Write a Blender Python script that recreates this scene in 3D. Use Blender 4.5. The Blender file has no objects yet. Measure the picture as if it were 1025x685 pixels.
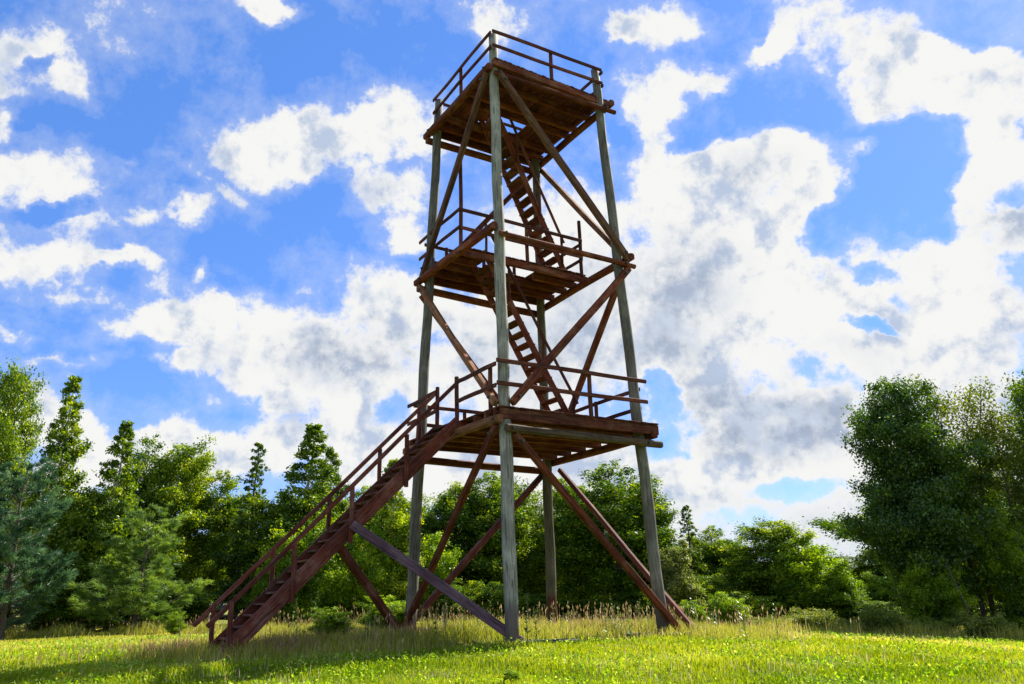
import bpy, math, random
import numpy as np
from mathutils import Vector, Matrix
D = bpy.data; S = bpy.context.scene; COL = S.collection
PI = math.pi
AZ = 0.5904365779694214            # heading of the tower's front face
CA, SA = math.cos(AZ), math.sin(AZ)
SUN_EL = math.radians(42.0); SUN_AZ = math.radians(44.0)   # azimuth measured from +Y towards +X
SUN_DIR = Vector((math.sin(SUN_AZ)*math.cos(SUN_EL), math.cos(SUN_AZ)*math.cos(SUN_EL), math.sin(SUN_EL)))

def ground_z(x, y):
    xx = np.clip(x, -40, 40)
    return (-.75 - .024*xx + .75*np.exp(-((x/14)**2 + (y/12)**2))
            + .02*np.sin(x*1.3+1)*np.sin(y*1.1) + .012*np.sin(x*3.1)*np.cos(y*2.7+.5))
def gz(x, y): return float(ground_z(np.float64(x), np.float64(y)))

# ------------------------------------------------------------------ object helpers
def tag(o, label=None, cat=None, group=None, kind=None):
    if label: o['label'] = label
    if cat: o['category'] = cat
    if group: o['group'] = group
    if kind: o['kind'] = kind
    return o
def empty(name, loc=(0,0,0), rotz=0, parent=None):
    o = D.objects.new(name, None); COL.objects.link(o)
    o.location = loc; o.rotation_euler = (0,0,rotz); o.empty_display_size = .2
    if parent: o.parent = parent
    return o
def link(name, me, mat=None, parent=None, matrix=None):
    o = D.objects.new(name, me); COL.objects.link(o)
    if mat and not me.materials: me.materials.append(mat)
    if parent: o.parent = parent
    if matrix is not None: o.matrix_basis = matrix
    return o
def mesh_np(name, V, F, attrs=None, smooth=False):
    V = np.asarray(V, np.float32); F = np.asarray(F, np.int32)
    me = D.meshes.new(name); k = F.shape[1]
    me.vertices.add(len(V)); me.vertices.foreach_set('co', V.ravel())
    me.loops.add(F.size); me.loops.foreach_set('vertex_index', F.ravel())
    me.polygons.add(len(F)); me.polygons.foreach_set('loop_start', np.arange(0, F.size, k, dtype=np.int32))
    me.polygons.foreach_set('loop_total', np.full(len(F), k, np.int32))
    if smooth: me.polygons.foreach_set('use_smooth', np.ones(len(F), bool))
    for n, a in (attrs or {}).items():
        at = me.attributes.new(n, 'FLOAT', 'POINT'); at.data.foreach_set('value', np.asarray(a, np.float32))
    me.update(calc_edges=True); me.validate()
    return me

class MB:
    """collects solid pieces in one mesh; each piece stores a random 'tone'"""
    def __init__(s): s.v=[]; s.f=[]; s.t=[]
    def add(s, vs, fs, tone=None):
        b = len(s.v); t = random.random() if tone is None else tone
        s.v += [tuple(p) for p in vs]; s.t += [t]*len(vs)
        s.f += [tuple(b+i for i in f) for f in fs]
    def box(s, x0, x1, y0, y1, z0, z1, c=.008, tone=None):
        """box with chamfered edges"""
        c = min(c, (x1-x0)*.3, (y1-y0)*.3, (z1-z0)*.3)
        X=(x0,x1); Y=(y0,y1); Z=(z0,z1); vs=[]; idx={}
        for i in (0,1):
            for j in (0,1):
                for k in (0,1):
                    sx,sy,sz = (c if i==0 else -c),(c if j==0 else -c),(c if k==0 else -c)
                    for a,p in enumerate(((X[i],Y[j]+sy,Z[k]+sz),(X[i]+sx,Y[j],Z[k]+sz),(X[i]+sx,Y[j]+sy,Z[k]))):
                        idx[i,j,k,a]=len(vs); vs.append(p)
        fs=[]
        def q(*l): fs.append([idx[t] for t in l])
        for i in (0,1):
            o=[(0,0),(0,1),(1,1),(1,0)]; 
            if i: o=o[::-1]
            q(*[(i,a,b,0) for a,b in o])
            o2=[(0,0),(1,0),(1,1),(0,1)]
            if i: o2=o2[::-1]
            q(*[(a,i,b,1) for a,b in o2])
            o3=[(0,0),(0,1),(1,1),(1,0)]
            if i: o3=o3[::-1]
            q(*[(a,b,i,2) for a,b in o3])
        for i in (0,1):
            for j in (0,1):
                f=[(i,j,0,0),(i,j,1,0),(i,j,1,1),(i,j,0,1)]; q(*(f if i!=j else f[::-1]))
                f=[(i,0,j,0),(i,1,j,0),(i,1,j,2),(i,0,j,2)]; q(*(f if i==j else f[::-1]))
                f=[(0,i,j,1),(1,i,j,1),(1,i,j,2),(0,i,j,2)]; q(*(f if i!=j else f[::-1]))
        for i in (0,1):
            for j in (0,1):
                for k in (0,1):
                    f=[(i,j,k,0),(i,j,k,1),(i,j,k,2)]; q(*(f if (i+j+k)%2==0 else f[::-1]))
        s.add(vs, fs, tone)
    def tube(s, pts, rads, n=10, tone=None, cap=True, jit=0):
        pts=[Vector(p) for p in pts]; vs=[]; fs=[]
        ref=None
        for i,p in enumerate(pts):
            d=(pts[min(i+1,len(pts)-1)]-pts[max(i-1,0)]).normalized()
            if ref is None: ref = d.orthogonal().normalized()
            a=(ref-d*ref.dot(d)).normalized(); ref=a; b=d.cross(a)
            for k in range(n):
                t=2*PI*k/n; r=rads[i]*(1+random.uniform(-jit,jit))
                vs.append(p+a*math.cos(t)*r+b*math.sin(t)*r)
        for i in range(len(pts)-1):
            for k in range(n):
                fs.append((i*n+k, i*n+(k+1)%n, (i+1)*n+(k+1)%n, (i+1)*n+k))
        if cap: fs.append(tuple(range(n))[::-1]); fs.append(tuple((len(pts)-1)*n+k for k in range(n)))
        s.add(vs, fs, tone)
    def mesh(s, name, smooth=False):
        me = D.meshes.new(name); me.from_pydata(s.v, [], s.f)
        at = me.attributes.new('tone','FLOAT','POINT'); at.data.foreach_set('value', s.t)
        if smooth:
            for p in me.polygons: p.use_smooth = len(p.vertices)==4
        me.update(); return me
    def build(s, name, mat, parent=None, matrix=None, smooth=False):
        return link(name, s.mesh(name, smooth), mat, parent, matrix)

def frame(a, b, up=Vector((0,0,1))):
    """matrix with local Z running from a to b, centred on a"""
    a=Vector(a); b=Vector(b); z=(b-a).normalized(); x=up.cross(z)
    if x.length<1e-3: x=Vector((1,0,0))
    x.normalize(); y=z.cross(x)
    return Matrix(((x.x,y.x,z.x,a.x),(x.y,y.y,z.y,a.y),(x.z,y.z,z.z,a.z),(0,0,0,1)))
def beam(name, a, b, w, h, mat, parent, label=None, c=.012, up=Vector((0,0,1)), warp=.013):
    """squared timber from a to b; w across, h along 'up'. local Z follows the grain"""
    L=(Vector(b)-Vector(a)).length; m=MB(); n=max(2,int(L/.45)); vs=[]; fs=[]
    prof=[(-w/2+c,-h/2),(w/2-c,-h/2),(w/2,-h/2+c),(w/2,h/2-c),(w/2-c,h/2),(-w/2+c,h/2),(-w/2,h/2-c),(-w/2,-h/2+c)]
    ph=random.uniform(0,6)
    for i in range(n+1):
        t=i/n; k=1-(.04 if i in (0,n) else 0)
        ox=warp*math.sin(ph+t*5)*math.sin(PI*t); oy=warp*math.cos(ph+t*4)*math.sin(PI*t)
        vs+=[(x*k+ox+random.uniform(-.0015,.0015), y*k+oy+random.uniform(-.0015,.0015), L*t) for x,y in prof]
    for i in range(n):
        for k in range(8): fs.append((i*8+k,i*8+(k+1)%8,(i+1)*8+(k+1)%8,(i+1)*8+k))
    fs.append(tuple(range(8))[::-1]); fs.append(tuple(n*8+k for k in range(8)))
    m.add(vs,fs); o=m.build(name, mat, parent, frame(a,b,up))
    if label: o['label']=label
    return o

# ------------------------------------------------------------------ materials
class NT:
    def __init__(s, mat=None, tree=None):
        s.t = tree or mat.node_tree; s.n=s.t.nodes; s.l=s.t.links
    def __call__(s, typ, ins=None, **kw):
        nd=s.n.new(typ)
        for k,v in kw.items(): setattr(nd,k,v)
        for k,v in (ins or {}).items():
            if isinstance(v, bpy.types.NodeSocket): s.l.new(v, nd.inputs[k])
            else: nd.inputs[k].default_value=v
        return nd
    def m(s, op, a, b=0., c=0., clamp=False):
        nd=s('ShaderNodeMath', {0:a,1:b,2:c}, operation=op); nd.use_clamp=clamp; return nd.outputs[0]
    def mix(s, f, a, b, blend='MIX'):
        nd=s('ShaderNodeMix', {0:f}, data_type='RGBA', blend_type=blend)
        for i,v in ((6,a),(7,b)):
            if isinstance(v, bpy.types.NodeSocket): s.l.new(v, nd.inputs[i])
            else: nd.inputs[i].default_value=(*v,1) if len(v)==3 else v
        return nd.outputs[2]
    def ramp(s, f, stops, interp='LINEAR'):
        nd=s('ShaderNodeValToRGB',{0:f}); nd.color_ramp.interpolation=interp; e=nd.color_ramp.elements
        while len(e)<len(stops): e.new(.5)
        for i,(p,c) in enumerate(stops): e[i].position=p; e[i].color=(*c,1) if len(c)==3 else c
        return nd.outputs[0]
    def mapr(s, v, a, b, c=0., d=1., smooth=False):
        nd=s('ShaderNodeMapRange',{0:v,1:a,2:b,3:c,4:d}); nd.clamp=True
        if smooth: nd.interpolation_type='SMOOTHSTEP'
        return nd.outputs[0]
    def noise(s, vec, scale, detail=4, rough=.55, dist=0):
        return s('ShaderNodeTexNoise',{'Vector':vec,'Scale':scale,'Detail':detail,'Roughness':rough,'Distortion':dist})
def new_mat(name):
    m=D.materials.new(name); m.use_nodes=True; nt=NT(m); nt.n.clear()
    out=nt('ShaderNodeOutputMaterial'); return m,nt,out
def attr(nt, name): return nt('ShaderNodeAttribute', attribute_name=name).outputs['Fac']

def wood(name, dark, mid, light, worn, worn_amt=.45, green=0., rough=.75, axis='Z', stain=None, bump=.5):
    """stained, weathered timber; the grain follows the object's own axis"""
    m,nt,out=new_mat(name)
    tc=nt('ShaderNodeTexCoord'); oi=nt('ShaderNodeObjectInfo').outputs['Random']
    off=nt.m('MULTIPLY',oi,37.); tone=attr(nt,'tone'); off2=nt.m('MULTIPLY_ADD',tone,19.,off)
    comb=nt('ShaderNodeCombineXYZ',{0:off2,1:off2,2:off2})
    vec=nt('ShaderNodeVectorMath',{0:tc.outputs['Object'],1:comb.outputs[0]},operation='ADD').outputs[0]
    sc={'Z':(1,1,.06),'X':(.06,1,1),'Y':(1,.06,1)}[axis]
    gv=nt('ShaderNodeMapping',{'Vector':vec,'Scale':sc}).outputs[0]
    grain=nt.noise(gv,38,5,.65,.4).outputs[0]; fine=nt.noise(gv,150,3,.6).outputs[0]
    patch=nt.noise(vec,2.3,6,.66).outputs[0]; drip=nt.noise(gv,9,3,.5).outputs[0]
    col=nt.ramp(grain,[(.3,dark),(.52,mid),(.75,light)])
    wf=nt.m('MULTIPLY',nt.mapr(nt.m('ADD',nt.m('MULTIPLY',patch,.65),nt.m('MULTIPLY',fine,.35)),.46,.66,0,1,True),worn_amt,clamp=True)
    col=nt.mix(wf,col,worn)
    col=nt.mix(nt.m('MULTIPLY',nt.mapr(drip,.5,.72),.55),col,tuple(c*.35 for c in mid))
    if green: col=nt.mix(nt.m('MULTIPLY',nt.mapr(nt.noise(vec,5,5,.7).outputs[0],.48,.66),green),col,(.14,.24,.10))
    if stain:
        z=nt('ShaderNodeSeparateXYZ',{0:tc.outputs['Object']}).outputs[2]
        f=nt.mapr(nt.m('MULTIPLY_ADD',drip,.35,z),stain[0]+.1,stain[0]+.35,1,0)
        col=nt.mix(nt.m('MULTIPLY',f,stain[2]),col,stain[1])
    v=nt.mapr(nt.m('FRACT',nt.m('MULTIPLY_ADD',tone,3.7,oi)),0,1,.55,1.08)
    col=nt('ShaderNodeHueSaturation',{'Color':col,'Value':v}).outputs[0]
    crack=nt.mapr(nt.noise(gv,24,2,.5,.2).outputs[0],.60,.64)
    col=nt.mix(nt.m('MULTIPLY',crack,.6),col,(.015,.01,.008))
    col=nt.mix(nt.m('MULTIPLY',nt.mapr(nt.noise(vec,.9,3,.6).outputs[0],.42,.62),.45),col,tuple(c*.4 for c in dark) if not stain else tuple(c*.8 for c in dark))
    h=nt.m('SUBTRACT',nt.m('ADD',grain,nt.m('MULTIPLY',fine,.4)),nt.m('MULTIPLY',crack,1.2))
    bp=nt('ShaderNodeBump',{'Strength':bump,'Distance':.006,'Height':h})
    b=nt('ShaderNodeBsdfPrincipled',{'Base Color':col,'Roughness':nt.mapr(grain,.3,.7,rough+.12,rough-.1),'Normal':bp.outputs[0],'Specular IOR Level':.15})
    nt.l.new(b.outputs[0],out.inputs[0]); return m
def simple(name, col, rough=.6, metal=0, var=.25, scale=8, bump=.2):
    m,nt,out=new_mat(name); tc=nt('ShaderNodeTexCoord')
    n=nt.noise(tc.outputs['Object'],scale,6,.65).outputs[0]
    c=nt.mix(nt.mapr(n,.3,.7),tuple(x*(1-var) for x in col),tuple(min(1,x*(1+var)) for x in col))
    bp=nt('ShaderNodeBump',{'Strength':bump,'Distance':.01,'Height':n})
    b=nt('ShaderNodeBsdfPrincipled',{'Base Color':c,'Roughness':rough,'Metallic':metal,'Normal':bp.outputs[0]})
    nt.l.new(b.outputs[0],out.inputs[0]); return m
def leafmat(name, c0, c1, c2, trans=.45, gloss=.05, objvar=.3):
    """c0..c2 run along the per-leaf tone; thin leaves pass part of the light"""
    m,nt,out=new_mat(name); tone=attr(nt,'tone'); oi=nt('ShaderNodeObjectInfo').outputs['Random']
    t=nt.m('ADD',nt.m('MULTIPLY',tone,1-objvar*.5),nt.m('MULTIPLY',nt.m('SUBTRACT',oi,.5),objvar),clamp=True)
    col=nt.ramp(t,[(0,c0),(.55,c1),(1,c2)])
    tcol=nt('ShaderNodeHueSaturation',{'Color':col,'Hue':.487,'Saturation':1.1,'Value':1.5}).outputs[0]
    d=nt('ShaderNodeBsdfDiffuse',{'Color':col}); tr=nt('ShaderNodeBsdfTranslucent',{'Color':tcol})
    mx=nt('ShaderNodeMixShader',{0:trans,1:d.outputs[0],2:tr.outputs[0]})
    g=nt('ShaderNodeBsdfGlossy',{'Color':(1,1,1,1),'Roughness':.42})
    mx2=nt('ShaderNodeMixShader',{0:gloss,1:mx.outputs[0],2:g.outputs[0]})
    nt.l.new(mx2.outputs[0],out.inputs[0]); return m

RED=wood('red_stained_timber',(.05,.011,.005),(.20,.042,.014),(.40,.115,.030),(.42,.23,.12),.5)
REDL=wood('rail_timber',(.05,.015,.008),(.16,.042,.020),(.25,.08,.038),(.28,.16,.10),.4)
DECKW=wood('deck_timber',(.04,.010,.004),(.15,.036,.013),(.28,.085,.028),(.24,.14,.07),.4,axis='Y')
FASC=wood('dark_fascia_timber',(.03,.009,.005),(.11,.026,.011),(.25,.07,.022),(.30,.17,.09),.45)
STEPW=wood('tread_timber',(.06,.018,.010),(.17,.055,.028),(.28,.11,.06),(.32,.22,.17),.6,axis='Y')
POLE=wood('grey_pole_timber',(.15,.13,.10),(.37,.34,.265),(.54,.51,.41),(.60,.57,.48),.6,green=.28,stain=(.85,(.13,.08,.09),.75))
POLER=wood('pole_with_red_foot',(.07,.055,.035),(.14,.12,.075),(.23,.20,.13),(.30,.26,.18),.4,green=.15,stain=(1.05,(.11,.025,.018),.9))
LOG=wood('ring_log_timber',(.07,.036,.018),(.20,.115,.06),(.33,.21,.12),(.36,.34,.26),.6,green=.3)
MAUVE=wood('worn_mauve_timber',(.10,.05,.06),(.19,.105,.13),(.29,.18,.21),(.34,.25,.29),.5)
STRG=wood('stringer_timber',(.07,.016,.010),(.21,.048,.028),(.38,.12,.07),(.44,.26,.20),.5)
ORNG=wood('sunlit_tint_timber',(.12,.04,.015),(.30,.12,.045),(.42,.20,.085),(.50,.34,.2),.45)  # paler orange copy of the red timber; sunlight on it is painted into the colour
POLED=wood('dark_grey_pole_timber',(.08,.07,.055),(.18,.16,.125),(.30,.27,.22),(.36,.33,.28),.5,green=.15,stain=(.85,(.10,.07,.08),.7))
BRN=wood('brown_grey_timber',(.07,.03,.014),(.20,.09,.045),(.33,.17,.095),(.38,.27,.18),.5)
BOLT=simple('dull_bolt_metal',(.12,.10,.09),.5,.8,.4,60)
CONC=simple('mossy_concrete',(.065,.052,.038),.95,0,.5,9,.8)
BARK=simple('grey_brown_bark',(.09,.07,.05),.95,0,.5,14,1.)
BIRCHBARK=simple('pale_birch_bark',(.42,.38,.32),.8,0,.45,9,.5)

# ------------------------------------------------------------------ the watchtower (u across the front face, v to the back)
tower=empty('watchtower',(0,0,0),AZ)
tag(tower,'tall open timber watchtower with three platforms, ladders and an outside stair, standing in long grass','watchtower')
T=tower; ZT=15.66
A=(4.415,9.275,14.10); B=(4.635,9.495,14.31); DK=(4.93,9.83,14.6)
POST={'N':((-2.21,-2.47),(-1.79,-1.56)),'R':((2.2,-2.15),(1.58,-1.77)),'B':((2.48,2.76),(1.72,1.61)),'L':((-2.33,2.11),(-1.72,1.73))}
def pp(k,z):
    (a,b),(c,d)=POST[k]; t=z/ZT; return Vector((a+(c-a)*t,b+(d-b)*t,z))
PR=lambda z: .148-.026*z/ZT
plabel={'N':'grey green weathered front pole standing on a flat slab','R':'grey pole at the far right corner','B':'rear pole with a red stained foot','L':'dark grey pole beside the outside stair'}
for k in 'NRBL':
    zb=-.25; top={'N':15.53,'R':15.55,'B':15.5,'L':15.45}[k]
    n=20; a=pp(k,zb); b=pp(k,top); M=frame(a,b); inv=M.inverted(); m=MB()
    L=(b-a).length; pts=[]; rr=[]
    for i in range(n+1):
        t=i/n; pts.append((.012*math.sin(i*1.7+ord(k)),.012*math.cos(i*1.3+ord(k)),L*t)); rr.append(PR(zb+(top-zb)*t)*(1+.03*math.sin(i*2.1+ord(k))))
    m.tube(pts,rr,14,jit=.02)
    o=m.build('corner_post',{'B':POLER,'N':POLE}.get(k,POLED),T,M,True); o['label']=plabel[k]
def ext(a,b,e0,e1):
    d=(b-a).normalized(); return a-d*e0,b+d*e1
RN='cross_beam'
for i in range(3):
    za,zb=A[i],B[i]; r=PR(za)
    off=r+.09
    # level A: front (N-R) and back (L-B); level B: left (N-L) and right (R-B). outside the posts
    def ring(p,q,z,dv,e0,e1,mat,w=.175,h=.19):
        a=pp(p,z)+dv; b=pp(q,z)+dv; a,b=ext(a,b,e0,e1); return beam(RN,a,b,w,h,mat,T,c=.035)
    ring('N','R',za,Vector((0,-off,0)),.12,.5 if i==0 else .38,LOG if i==0 else RED,*((.16,.17) if i==0 else (.12,.135)))
    ring('L','B',za,Vector((0,off,0)),.25,.25,RED)
    ring('N','L',zb,Vector((-off,0,0)),.16,.4,ORNG if i==0 else RED)
    ring('R','B',zb,Vector((off,0,0)),.35,.3,RED)
# braces (faces: front v-, right u+, back v+, left u-)
def brace(a,b,dv,mat=RED,w=.15,h=.17,label=None):
    a=a+Vector(dv); b=b+Vector(dv); n=Vector(dv).normalized(); d=(b-a).normalized()
    for q in (a+d*.22,b-d*.25): BOLTS.append((q+n*(w/2+.004),n))
    return beam('brace',a,b,w,h,mat,T,label=label,c=.018)
f=.24; BOLTS=[]
brace(Vector((-1.98,-2.2,4.3)),Vector((2.5,-2.2,-.02)),(0,-.22,0),RED,.13,.15)                 # front, lower
brace(pp('B',4.45)+Vector((.22,0,0)),Vector((2.86,-2.25,-.02)),(f,0,0),STRG,.12,.14)                          # right, lower
brace(pp('N',4.5),pp('L',.0),(-f,0,0),RED,.13,.15)                                              # left, lower
brace(pp('B',4.3),pp('L',.15),(0,f,0),STRG,.15,.16)                                             # back, lower
brace(pp('N',5.0)+Vector((.05,0,0)),pp('R',9.15)+Vector((.12,0,0)),(0,-f,0),RED,.15,.17)        # front, middle
brace(pp('B',4.8),pp('R',9.35),(f,0,0),RED,.15,.16)
brace(pp('L',9.3)+Vector((0,.12,0)),pp('N',5.0),(-f,0,0),ORNG,.14,.15)
brace(pp('L',9.1)+Vector((-.12,0,0)),pp('B',4.8),(0,f,0),RED,.14,.15)
brace(pp('N',14.1)+Vector((.02,0,0)),pp('R',9.4)+Vector((.2,0,0)),(0,-f,0),BRN,.15,.17)         # front, upper
brace(pp('B',14.1),pp('R',9.65),(f-.02,0,0),ORNG,.14,.15)
brace(pp('N',14.2),pp('L',9.55),(-f,0,0),BRN,.14,.15)
brace(pp('B',14.0),pp('L',9.5),(0,f,0),RED,.14,.15)

# platforms: joists run along u, planks along v
def platform(lab,z,u0,u1,v0,v1,zb,joists,holes=(),fascia=()):
    m=MB(); p=MB(); u=u0
    while u<u1-.05:
        w=.135; a,b=u,min(u+w,u1)
        segs=[(v0,v1)]
        for hu0,hu1,hv0,hv1 in holes:
            if b>hu0 and a<hu1: segs=[(v0,hv0),(hv1,v1)]
        for s0,s1 in segs:
            if s1-s0>.05: p.box(a,b-.012,s0+random.uniform(-.02,.012),s1+random.uniform(-.012,.02),z-.04+random.uniform(-.002,.002),z+random.uniform(-.002,.003),.005)
        u+=w+.004
    o=p.build('platform',DECKW,T); o['label']=lab
    for v in joists:
        inhole=[h for h in holes if h[2]<v<h[3]]
        spans=[(u0-.04,u1+.05)]
        if inhole: h=inhole[0]; spans=[(u0-.04,h[0]),(h[1],u1+.05)]
        for a,b in spans:
            if b-a>.1: beam('joist',(a,v,z-.145),(b,v,z-.145),.10,.2,RED,o,c=.012)
    for a,b in fascia: beam('fascia_board',a,b,.05,.25,FASC,o,c=.008)
    return o
hole1=(-1.15,.75,.18,1.02)    # in the middle platform, above the lower ladder
hole2=(-.7,.5,.2,1.0)
P1=platform('lowest broad platform where the outside stair arrives',DK[0],-2.33,2.42,-2.37,2.38,B[0],(-2.2,-1.8,-1.3,-.6,.1,.8,1.5,2.2),(),(((-2.3,-2.32,4.765),(2.4,-2.32,4.765)),))
P2=platform('middle half-width platform between the two ladders',DK[1],-2.02,2.25,0,2.42,B[1],(.07,.6,1.1,1.75,2.3),(hole1,))
P3=platform('top platform roofless under the sky',DK[2],-1.92,1.95,-1.86,2.12,B[2],(-1.82,-1.0,-.3,.1,1.1,1.6,2.02),(hole2,))
# railings
def railing(lab, segs, posts, z, parent=T, h=1.0, rw=.05, rh=.1):
    root=None
    for (x0,y0),(x1,y1),hs in segs:
        for hh in hs:
            a=Vector((x0,y0,z+hh)); b=Vector((x1,y1,z+hh))
            if root is None:
                root=beam('railing',a,b,rw,rh,REDL,parent,c=.01); root['label']=lab; Minv=root.matrix_basis.inverted()
            else:
                o=beam('rail',a,b,rw,rh,REDL,root,c=.01); o.matrix_basis=Minv@o.matrix_basis
    for (x,y,z0,z1) in posts:
        o=beam('railing_post',(x,y,z+z0),(x,y,z+z1),.085,.085,REDL,root,c=.01,up=Vector((0,1,0))); o.matrix_basis=Minv@o.matrix_basis
    return root
HH=(.97,.47)
railing('railing round the lowest platform',
    [((-2.4,-2.40),(2.0,-2.45),(1.03,.5)),((-2.37,-2.3),(-2.37,-.42),HH),((-2.37,.62),(-2.3,2.45),HH),((-2.2,2.3),(2.3,2.34),HH),((2.22,-1.95),(2.32,2.3),HH)],
    [(.27,-2.34,-.08,1.06),(-2.32,-.37,-.35,1.13),(-2.32,.65,-.3,1.1),(-.65,2.24,-.1,1.0),(.9,2.24,-.1,1.0),(2.16,-.2,-.1,1.0),(2.16,1.1,-.1,1.0),(-2.3,-1.95,-.1,.98)],DK[0])
railing('railing round the middle platform',
    [((-1.98,-.03),(2.12,-.03),(1.05,.52)),((-2.0,0),(-1.98,2.5),(1.08,.55)),((2.13,0),(2.13,2.3),HH),((-1.9,2.32),(2.1,2.32),HH)],
    [(-1.95,.03,-.1,2.62),(.2,.04,-.1,1.1),(2.1,.03,-.1,1.72),(0.1,2.28,-.1,1.0),(-1.2,2.28,-.1,1.0),(1.2,2.28,-.1,1.0)],DK[1])
railing('railing round the top platform',
    [((-1.95,-1.8),(1.68,-1.96),(.87,.42)),((-1.96,-1.72),(-1.88,1.85),(.87,.42)),((-1.8,1.85),(1.8,1.82),(.87,.42)),((1.76,-1.9),(1.82,1.8),(.87,.42))],
    [(-.02,-1.80,-.12,.93),(-1.87,.1,-.12,.93),(0,1.77,-.1,.9),(1.7,.1,-.1,.9)],DK[2])
# ladders: width along v
def ladder(lab,u0,z0,u1,z1,v0,v1,n,rail):
    W=.04
    s1=beam('ladder',(u0,v0,z0),(u1,v0,z1),W,.2,RED,T,c=.008); s1['label']=lab; Mi=s1.matrix_basis.inverted()
    def ch(o): o.matrix_basis=Mi@o.matrix_basis; return o
    ch(beam('stringer',(u0,v1,z0),(u1,v1,z1),W,.2,RED,s1,c=.008))
    for i in range(n):
        t=(i+.6)/n; u=u0+(u1-u0)*t; z=z0+(z1-z0)*t; m=MB(); m.box(-.16,.16,v0+.022,v1-.022,-.02,.02,.004)
        ch(m.build('tread',STEPW,s1,Matrix.Translation((u,0,z))))
    # handrail on the front side
    du,dz=u1-u0,z1-z0; L=math.hypot(du,dz); nu,nz=dz/L,-du/L
    q=rail; a=(u0+du*q[0],v0-.07,z0+dz*q[0]+.85); b=(u0+du*q[1],v0-.07,z0+dz*q[1]+.85)
    ch(beam('handrail',a,b,.05,.08,REDL,s1,c=.008))
    for t in q[2]:
        u=u0+du*t; z=z0+dz*t; ch(beam('rail_strut',(u,v0-.05,z-.05),(u,v0-.05,z+.86),.05,.07,REDL,s1,up=Vector((0,1,0)),c=.006))
ladder('lower steep ladder from the lowest to the middle platform',1.88,4.97,-1.12,9.97,.25,.98,17,(.02,1.0,(.06,.38,.74,.98)))
ladder('upper steep ladder from the middle to the top platform',1.66,9.83,-.74,14.8,.25,.98,17,(.02,.96,(.05,.35,.66,.94)))
# outside stair: front stringer v=-.45, back stringer v=.6
a0=Vector((-7.5,0,-.14)); a1=Vector((-2.3,0,4.93)); dirs=(a1-a0)
def sp(t,v,dz=0): p=a0+dirs*t; return Vector((p.x,v,p.z+dz))
st=beam('staircase',sp(0,-.45),sp(1,-.45),.07,.30,STRG,T,'long outside stair with twin handrails leading to the lowest platform',c=.01)
Mi=st.matrix_basis.inverted()
def ch(o): o.matrix_basis=Mi@o.matrix_basis; return o
ch(beam('stringer',sp(0,.58),sp(1,.58),.07,.30,STRG,st,c=.01))
NS=24
for i in range(NS):
    t=(i+.5)/NS; p=sp(t,0); m=MB(); m.box(-.13,.13,-.41,.54,-.02,.022,.005); ch(m.build('tread',STEPW,st,Matrix.Translation((p.x+.01,0,p.z+.05))))
for v in (-.53,.66):
    ch(beam('handrail',sp(-.05,v,.88),sp(1.0,v,1.02 if v<0 else 1.0),.05,.095,STRG,st,c=.012))
for v in (-.52,.65):
    for t in ((.03,.255,.485,.73) if v<0 else (.02,.24,.47,.70,.9)):
        p=sp(t,v); lo=-.28 if t>.1 else -.12
        ch(beam('handrail_post',(p.x,v,p.z+lo),(p.x,v,p.z+.92),.09,.07,STRG,st,up=Vector((0,1,0)),c=.01))
# struts that hold the stair up
beam('stair_strut',(-4.98,-.60,2.42),(-1.98,-2.47,-.02),.17,.2,MAUVE,T,'worn mauve strut from the stair to the front pole')
beam('stair_strut',(-5.0,.62,2.3),(-2.62,1.9,-.02),.15,.17,STRG,T,'red brown strut from the stair to the left pole')
# bolts where timbers cross
def bolt(p,n,r=.022):
    p=Vector(p); n=Vector(n).normalized(); m=MB(); m.tube([p-n*.02,p+n*.03],[r*1.5,r*1.5],8); m.tube([p+n*.03,p+n*.05],[r,r],6); m.build('bolt',BOLT,T)
for q,n in BOLTS:
    if q.z>.3: bolt(q,n,.026)
for i in range(3):
    for k in 'NR':
        p=pp(k,A[i]); bolt((p.x,p.y-PR(A[i])-.19,A[i]),(0,-1,0))
for k in 'NL':
    for i in range(3):
        p=pp(k,B[i]); bolt((p.x-PR(B[i])-.19,p.y,B[i]),(-1,0,0))
# iron straps on the front pole's feet
def wpt(u,v): return (CA*u-SA*v, SA*u+CA*v)
for k,lab in (('N','flat mossy concrete slab under the front pole of the tower'),('R','low rough concrete slab in the grass at the right pole of the tower')):
    p=pp(k,0); x,y=wpt(p.x+ (.62 if k=='N' else -.35),p.y-.16); m=MB()
    m.box(-.78 if k=='N' else -.8,.78,-.28,.28,-.3,.06,.025)
    o=m.build('concrete_footing',CONC); o.location=(x,y,gz(x,y)+ (.0 if k=='N' else .01)); o.rotation_euler=(0,.01,AZ*.35); tag(o,lab,'footing')
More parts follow.
